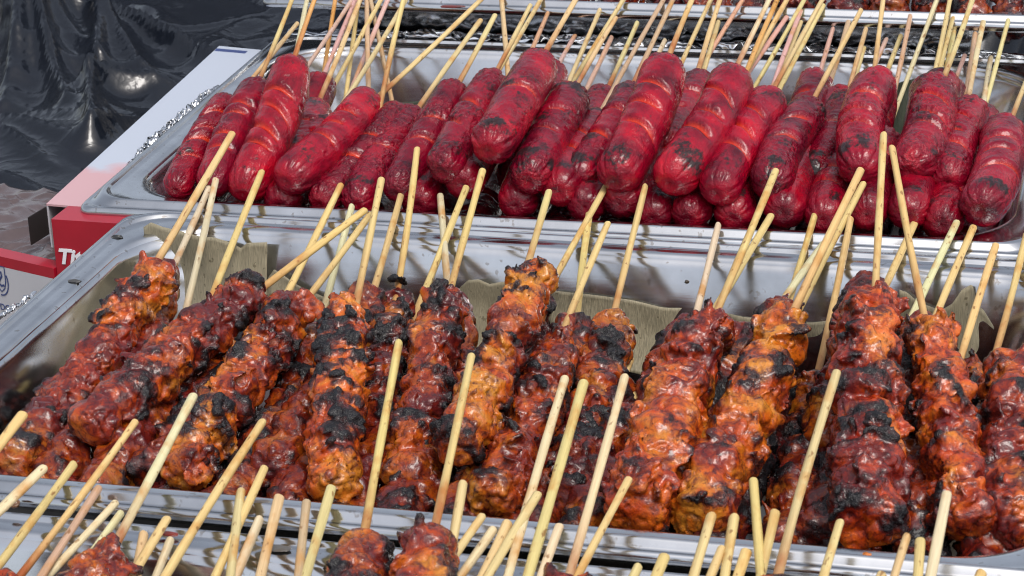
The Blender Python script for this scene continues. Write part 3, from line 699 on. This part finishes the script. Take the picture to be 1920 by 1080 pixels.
HID = [((345, 570), (405, 335)), ((395, 555), (492, 320)), ((525, 560), (640, 345)), ((605, 570), (660, 385)), ((700, 520), (752, 365)), ((790, 550), (875, 350)), ((840, 530), (825, 365)), ((1040, 510), (1150, 325)), ((1085, 570), (1105, 400)), ((1300, 590), (1347, 420)), ((1330, 575), (1447, 403)), ((1480, 540), (1530, 395)), ((1430, 600), (1545, 455)), ((1500, 570), (1620, 342)), ((1650, 520), (1718, 412)), ((1700, 600), (1795, 415)), ((1755, 580), (1826, 425)), ((1803, 665), (1868, 458)), ((324, 478), (395, 345))]
FRT = [((0, 835), (45, 775)), ((0, 955), (85, 875)), ((0, 1055), (140, 868)), ((47, 1063), (255, 789)), ((80, 1077), (186, 913)), ((91, 1079), (219, 941)), ((167, 1040), (228, 960)), ((215, 1019), (364, 740)), ((317, 1079), (494, 789)), ((255, 1080), (270, 998)), ((250, 1078), (315, 970)), ((292, 1080), (320, 1010)), ((435, 1080), (452, 918)), ((405, 1080), (497, 875)), ((445, 1078), (488, 970)), ((490, 1080), (524, 930)), ((562, 1080), (575, 940)), ((570, 1078), (622, 912)), ((685, 990), (748, 640)), ((815, 985), (884, 665)), ((848, 1008), (868, 904)), ((864, 1026), (906, 966)), ((864, 1077), (926, 991)), ((903, 1077), (953, 978)), ((920, 1073), (1010, 924)), ((955, 1080), (1060, 707)), ((990, 1075), (1095, 715)), ((1070, 1060), (1172, 705)), ((1088, 1073), (1180, 897)), ((1017, 1077), (1050, 984)), ((1187, 1080), (1198, 1059)), ((1231, 1080), (1247, 1041)), ((1299, 1080), (1335, 964)), ((1335, 1080), (1355, 1026)), ((1361, 1080), (1377, 967)), ((1385, 1080), (1400, 1032)), ((1427, 1080), (1412, 899)), ((1424, 1080), (1454, 958)), ((1468, 1062), (1569, 696)), ((1545, 1080), (1576, 976)), ((1678, 1080), (1701, 1003)), ((1720, 1080), (1726, 1012)), ((1744, 1080), (1776, 923)), ((1652, 1080), (1655, 1074)), ((1838, 1080), (1841, 1071))]
for n_, (key, A, B, w, T, z0, sc, ch, cuts, wk, bri, lab) in enumerate(SAUS):
    P0, P1, T3 = solve_vis(A, B, T, z0, 84, 14)
    if T[1] <= 5:
        d = unit(T3-P1); T3 = P1+d*max(np.linalg.norm(T3-P1)+18, 118)
    elif np.linalg.norm(T3-P1) > 150: T3 = onray_len(*T, P1, 150)
    if T[1] > 5 and not clear_ok(P1, T3, SRIM): T3 = tip_clear(*T, P1, SRIM, 250, T3[1])
    R = w/2*np.linalg.norm(P0-CAM)/FPX
    me = sausage_mesh(np.linalg.norm(P1-P0), R, 200+n_*7, ch+.03, cuts, wk+.04)
    make_skewer('sausage_skewer', P0, P1, T3, me, SAUSAGE, bri, sc, lab, SG, r=1.5, roll=random.uniform(-.25, .25), stain=14, part='sausage', into=.3)
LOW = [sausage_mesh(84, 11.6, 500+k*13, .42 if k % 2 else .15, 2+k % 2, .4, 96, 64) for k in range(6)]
order = sorted(range(len(STK)), key=lambda i: STK[i][0][0]); rank = {i: k+1 for k, i in enumerate(order)}
used = set(); jobs = []
for n_, A in enumerate(UND):
    P0 = aty(*A, 17); best = None
    pred = project(P0+np.array([.02, .975, .2])*228)
    for i, (b, T, c) in enumerate(STK):
        if i in used: continue
        q = math.hypot(T[0]-pred[0], .6*(T[1]-pred[1]))
        if best is None or q < best[0]: best = (q, i)
    i = best[1]; used.add(i); b, T, c = STK[i]
    T3 = tip_clear(*T, P0, SRIM, 200, 330 if T[1] > 5 else 318)
    D = unit(T3-P0)
    if T[1] <= 5: T3 = T3+D*25
    jobs.append((P0, P0+D*84, T3, i, True, n_))
for i, (b, T, c) in enumerate(STK):
    if i in used: continue
    B = aty(*b, (205, 222, 240)[i % 3])
    T3 = tip_clear(*T, B, SRIM, B[1]+22, 335 if T[1] > 5 else 322)
    D = unit(T3-B); P1 = B-D*(11.6+(22, 36)[i % 2]); DM = unit(np.array([D[0], D[1], max(D[2], .2)]))
    if T[1] <= 5: T3 = T3+D*30
    jobs.append((P1-DM*84, P1, T3, i, False, 0))
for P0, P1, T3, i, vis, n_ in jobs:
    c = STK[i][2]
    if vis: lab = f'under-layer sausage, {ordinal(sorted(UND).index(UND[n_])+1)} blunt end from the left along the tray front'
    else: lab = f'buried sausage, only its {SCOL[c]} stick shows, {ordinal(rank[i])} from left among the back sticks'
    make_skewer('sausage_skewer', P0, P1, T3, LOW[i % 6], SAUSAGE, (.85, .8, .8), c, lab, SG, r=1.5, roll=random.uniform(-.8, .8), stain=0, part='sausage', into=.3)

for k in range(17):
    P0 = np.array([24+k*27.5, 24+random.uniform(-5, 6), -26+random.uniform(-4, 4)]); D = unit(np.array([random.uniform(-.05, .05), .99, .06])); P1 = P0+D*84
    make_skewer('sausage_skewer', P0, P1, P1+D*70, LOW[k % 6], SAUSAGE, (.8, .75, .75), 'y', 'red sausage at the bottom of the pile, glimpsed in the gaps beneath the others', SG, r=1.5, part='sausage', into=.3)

# ------------------------------------------------------------------ chicken tray
CG = 'chicken skewers in the middle tray'
for n_, (key, A, B, w, T, z0, ch, tone, col, lab) in enumerate(CHK):
    P0, P1, T3 = solve_vis(A, B, T, z0, 118, -316, 5)
    if np.linalg.norm(T3-P1) > 145: T3 = onray_len(*T, P1, 145)
    if not clear_ok(P1, T3, CRIM): T3 = tip_clear(*T, P1, CRIM, -95, T3[1])
    R = w/2*np.linalg.norm(P0-CAM)/FPX
    core = np.linalg.norm(P1-P0)
    me = chicken_mesh(core, R*.97, 900+n_*11, ch, tone)
    make_skewer('chicken_skewer', P0, P1, T3, me, CHICKEN, col, 'Y', lab, CG, r=1.85, stain=24, part='meat')
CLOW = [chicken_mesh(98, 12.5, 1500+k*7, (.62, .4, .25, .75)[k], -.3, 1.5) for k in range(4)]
hord = {i: k+1 for k, i in enumerate(sorted(range(len(HID)), key=lambda i: HID[i][1][0]))}
for i, (b, T) in enumerate(HID):
    best = None
    for yb in range(-80, -150, -6):
        B = aty(*b, yb)
        T3 = tip_clear(*T, B, CRIM, yb+30, 30)
        e_ = elev(T3-B); L = np.linalg.norm(T3-B)
        s_ = abs(L-105)+3*max(0, e_-28)+abs(yb+100)*.4
        if best is None or s_ < best[0]: best = (s_, B, T3)
    _, B, T3 = best
    D = unit(T3-B); D2 = unit(np.array([D[0], D[1], min(max(D[2]+.15, .30), .6)])); P1 = B-D*36
    c = 'Y' if i % 3 else 'w'
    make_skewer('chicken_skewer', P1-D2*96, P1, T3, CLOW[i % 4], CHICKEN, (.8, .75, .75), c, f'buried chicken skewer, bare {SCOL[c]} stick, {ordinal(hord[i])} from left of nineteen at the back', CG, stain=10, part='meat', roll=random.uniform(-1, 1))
# extra low skewers whose near ends show just above the front rim
LOWEND = [((300, 880), .55), ((520, 868), .35), ((780, 895), .75), ((1075, 925), .7), ((1545, 985), .8), ((1720, 985), .75), ((30, 868), .5)]
for k, ((u, v), ch) in enumerate(LOWEND):
    P0 = atz(u, v, -24)
    if P0[1] < -312-.0168*P0[0]: P0 = aty(u, v, -312-.0168*P0[0])
    D = unit(np.array([.0, .995, .07])); P1 = P0+D*112
    nm = sorted(LOWEND).index(((u, v), ch))+1
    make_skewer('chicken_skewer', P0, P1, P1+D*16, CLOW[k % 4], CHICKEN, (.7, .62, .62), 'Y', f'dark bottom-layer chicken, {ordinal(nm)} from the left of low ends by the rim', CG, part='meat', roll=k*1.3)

for k in range(17):
    P0 = np.array([58+k*27.5, -307-.0168*(58+k*27.5)+random.uniform(-3, 4), -31+random.uniform(-5, 5)]); D = unit(np.array([random.uniform(-.04, .04), .99, .10])); P1 = P0+D*112
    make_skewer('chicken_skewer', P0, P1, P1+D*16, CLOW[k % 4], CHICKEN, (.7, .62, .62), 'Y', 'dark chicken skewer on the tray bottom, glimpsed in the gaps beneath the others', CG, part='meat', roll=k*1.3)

# ------------------------------------------------------------------ front tray
FG = 'chicken skewers in the front tray'
ford = {i: k+1 for k, i in enumerate(sorted(range(len(FRT)), key=lambda i: FRT[i][1][0]))}
FCOL = 'Y w Y Y b w w w Y y Y w y Y w y b y Y Y y y w y y w Y w Y w y Y y Y y Y Y Y y y y Y w y Y'.split()
FVIS = {3: (-.012, 0, 1), 7: 1, 18: 1, 19: 1, 27: 1, 38: 1}
FL_ = {18: 'reddish brown chicken top in the front tray under the tallest long amber stick',
       19: 'brown folded chicken top in the front tray, right beside the one with the tallest stick',
       7: 'dark glazed chicken top, second from the left in the front tray, under a long stick',
       3: 'charred chicken top at the near left corner of the front tray, long pale stick',
       27: 'dark chicken top barely in frame under a long pale stick mid front tray',
       38: 'chicken with a reddish stick base and the longest lone stick at the front tray'}
FM = [chicken_mesh(118, 13.5, 1700+k*5, (.3, .25, .45, .6)[k], .1, 1.25) for k in range(4)]
for i, (b, T) in enumerate(FRT):
    B = aty(*b, -400-(.02*b[0]*.25)); Lp = math.hypot(T[0]-b[0], T[1]-b[1])/4.5/.62; L = Lp
    for k in range(12):
        T3 = onray_len(*T, B, L)
        if elev(T3-B) >= 10: break
        L *= .96
    for yb in range(-400, -452, -4):
        B = aty(*b, yb-(.02*b[0]*.25))
        for k in range(14):
            T3 = onray_len(*T, B, Lp*(1.05-.04*k)*(1+(-400-yb)*.004))
            if elev(T3-B) >= 9: break
        if clear_ok(B, T3, [(-372-.0172*B[0], -2.5), (-356-.0168*B[0], 2.5), (-345-.0168*B[0], 2.5)]): break
    D = unit(T3-B)
    back = (21 if i in (7, 18, 19) else 26) if i in FVIS else 44
    P1 = B-D*back; P0 = P1-D*118
    lab = FL_.get(i) or f'front tray skewer, {SCOL[FCOL[i]]} stick, {ordinal(ford[i])} stick tip from the left there'
    rr = 1.85*(1+.12*random.uniform(-1, 1))
    make_skewer('chicken_skewer', P0, P1, T3, FM[i % 4] if i in FVIS else CLOW[i % 4], CHICKEN, (1, .9, .9), FCOL[i], lab, FG, r=rr, stain=16 if i in FVIS else 0, part='meat', roll=i*.9, into=.2)

# ------------------------------------------------------------------ rear tray
RG = 'chicken skewers in the rear tray'
RA = [(850, 2), (905, 8), (985, 14), (1075, 8), (1165, 16), (1260, 6), (1330, 20), (1420, 18), (1500, 12), (1590, 28), (1665, 22), (1745, 30), (1820, 26), (1895, 34)]
RM = [chicken_mesh(112, 13, 1900+k*5, (.35, .5, .3, .55)[k], -.35, 1.25) for k in range(4)]
for k, (u, v) in enumerate(RA):
    P0 = aty(u, v, 348-(.012*u/4)); a = random.uniform(-.12, .2)
    D = unit(np.array([a, .95, random.uniform(.2, .34)])); P1 = P0+D*112
    make_skewer('chicken_skewer', P0, P1, P1+D*120, RM[k % 4], CHICKEN, (.62, .5, .5), 'y', f'dark glazed chicken end in the farthest tray, {ordinal(k+1)} from the left of fourteen', RG, part='meat', roll=k*1.1)

GAP_SHADE = simple('gap_shade', (.03, .008, .004), .12, coat=.3, scale=30)  # dark slabs added on the tray floors to put shade in the gaps
sp_ = link('sauce', poly_mesh('sauce', [(x, y, z) for z in (-89, -80) for x, y in rrect(27.5, W0-27.5, 27.5, D0-27.5, 22)], [tuple(range(43, -1, -1)), tuple(range(44, 88))]+[(i, (i+1) % 44, 44+(i+1) % 44, 44+i) for i in range(44)]), GAP_SHADE)
sp_.location = (31.9*MM, (-34.4-D0)*MM, -1.5*MM); sp_.rotation_euler = (0, 0, -.0168); tag(sp_, kind='stuff')
sp2 = sp_.copy(); COL.objects.link(sp2); sp2.location = (0, 0, 0); sp2.rotation_euler = (0, 0, 0)

# ------------------------------------------------------------------ banana leaves and small spills
def leaf(name, top, y_top, drop, mat_, label, seed, lean=20):
    """sheet along the back wall: top edge given as pixels on the plane y = y_top"""
    tp_ = np.array([aty(u, v, y_top) for u, v in top]); d = np.concatenate([[0], np.cumsum(np.linalg.norm(np.diff(tp_, axis=0), axis=1))])
    n, k = 60, 22; s = np.linspace(0, d[-1], n); E = np.stack([np.interp(s, d, tp_[:, c]) for c in range(3)], 1)
    V, UV = [], []
    for j in range(k):
        f = j/(k-1)
        Q = E.copy(); Q[:, 2] -= drop*f*(1-.12*f); Q[:, 1] -= lean*f**1.6
        w_ = np.stack([s/26, np.full(n, f*2), np.full(n, seed)], 1)
        Q[:, 1] += -3.0*(vn(w_, seed)+.5)*1.3*(1-f*.5)
        Q[:, 0] += 1.5*vn(w_*1.7, seed+2)
        V.append(Q); UV.append(np.stack([s/d[-1], np.full(n, f)], 1))
    V = np.concatenate(V); UV = np.concatenate(UV)
    i = np.arange(n*k).reshape(k, n); F = np.stack([i[:-1, :-1], i[:-1, 1:], i[1:, 1:], i[1:, :-1]], -1).reshape(-1, 4)
    me = mesh_from(name, V, F); ul = me.uv_layers.new(name='UVMap'); vi = np.zeros(len(me.loops), np.int32); me.loops.foreach_get('vertex_index', vi); ul.data.foreach_set('uv', UV[vi].astype(np.float32).ravel())
    o = link(name, me, mat_); sm = o.modifiers.new('s', 'SOLIDIFY'); sm.thickness = .0005
    tag(o, label, 'leaf', 'leaves lining the trays')
leaf('banana_leaf', [(276, 420), (290, 411), (315, 420), (350, 428), (390, 440), (405, 440), (440, 452), (458, 462), (470, 452), (502, 450)], -46, 55, LEAF, 'tall dried olive leaf standing at the back corner behind the chicken', 31, 16)
leaf('banana_leaf', [(500, 522), (512, 506), (540, 520), (575, 540), (620, 556), (640, 566)], -52, 34, LEAF, 'low dried leaf between the first crossing sticks at the chicken tray back', 32, 12)
leaf('banana_leaf', [(845, 560), (872, 532), (884, 521), (905, 519), (926, 528), (945, 524), (985, 520)], -52, 40, LEAF, 'curled dried leaf behind the tall middle chicken skewer', 33, 14)
leaf('banana_leaf', [(1035, 538), (1060, 541), (1110, 548), (1180, 558), (1250, 575), (1330, 583), (1400, 590), (1480, 596), (1560, 600)], -50, 40, LEAF, 'long flat dried leaf lying along the back wall of the chicken tray', 34, 14)
leaf('banana_leaf', [(1686, 540), (1700, 545), (1720, 560), (1765, 574), (1785, 562), (1802, 540), (1822, 533), (1830, 570), (1850, 585), (1868, 612), (1876, 660)], -52, 60, LEAF, 'dried leaf with a raised torn corner at the right end of the chicken tray', 35, 10)
leaf('green_leaf', [(700, 215), (735, 190), (770, 186), (850, 180), (960, 165), (1040, 150), (1075, 160)], 270, 45, GREEN, 'dark green leaf under the sausages below the long slanting stick', 36, 60)
leaf('green_leaf', [(1440, 200), (1480, 185), (1560, 178), (1620, 190), (1690, 150), (1735, 140), (1745, 180)], 262, 45, GREEN, 'dark green leaf under the sausages at the wide gap near the pale crossed sticks', 37, 60)

def blob(name, u, v, z, rx_, ry_, h, col, label, seed):
    P = atz(u, v, z); IV, IF = ico(); V = IV*(1+.3*fbm(IV*1.6+seed, seed, 2))[:, None]*np.array([rx_, ry_, h])+np.array([P[0], P[1], z])
    tag(link(name, mesh_from(name, V, IF), simple(name+'_stuff', col, .3, coat=.4)), label, 'food spill', None)
blob('food_scrap', 1625, 1047, -2.6, 3.0, 4.2, 1.6, (.55, .16, .02), 'small orange scrap on the rim below the large charred skewer', 4)
blob('food_scrap', 1487, 1036, -2.6, 4.0, 3.0, .7, (.48, .22, .05), 'thin yellowish smear on the rim beside the long lone front stick', 5)
blob('food_scrap', 530, 960, -2.2, 2.6, 2.0, .6, (.50, .26, .05), 'tiny yellow crumb on the chicken tray front rim', 6)
blob('food_scrap', 28, 945, -3, 2.2, 2.4, 1.6, (.14, .06, .02), 'brown crumb on the rim near the frame edge', 7)
blob('food_scrap', 315, 1001, -6, 4.5, 1.6, .7, (.20, .02, .01), 'dark red sauce streak on the front tray rim', 8)
blob('food_scrap', 1125, 1033, -5, 3.0, 2.4, .8, (.25, .14, .04), 'brown oily drop on the rim below the stout chicken skewer', 9)
blob('food_scrap', 522, 1028, -7, 5.0, 3.0, .4, (.10, .09, .08), 'grey grease ring on the front tray rim', 10)
blob('food_scrap', 848, 12, 29.3, 8, 3, .8, (.12, .012, .008), 'dark red sauce stain on the rim of the farthest tray', 11)
blob('food_scrap', 1288, 528, -14, 1.2, 1.2, 1.0, (.04, .03, .02), 'small dark speck on the bright back wall of the chicken tray', 12)
blob('food_scrap', 220, 444, -1, 3.2, 1.2, 1.0, (.02, .02, .02), 'black charred fleck on the left rim of the chicken tray', 13)
blob('food_scrap', 140, 527, -1, 3.6, 1.4, .9, (.05, .05, .05), 'dark flecks on the left rim near the red carton', 14)
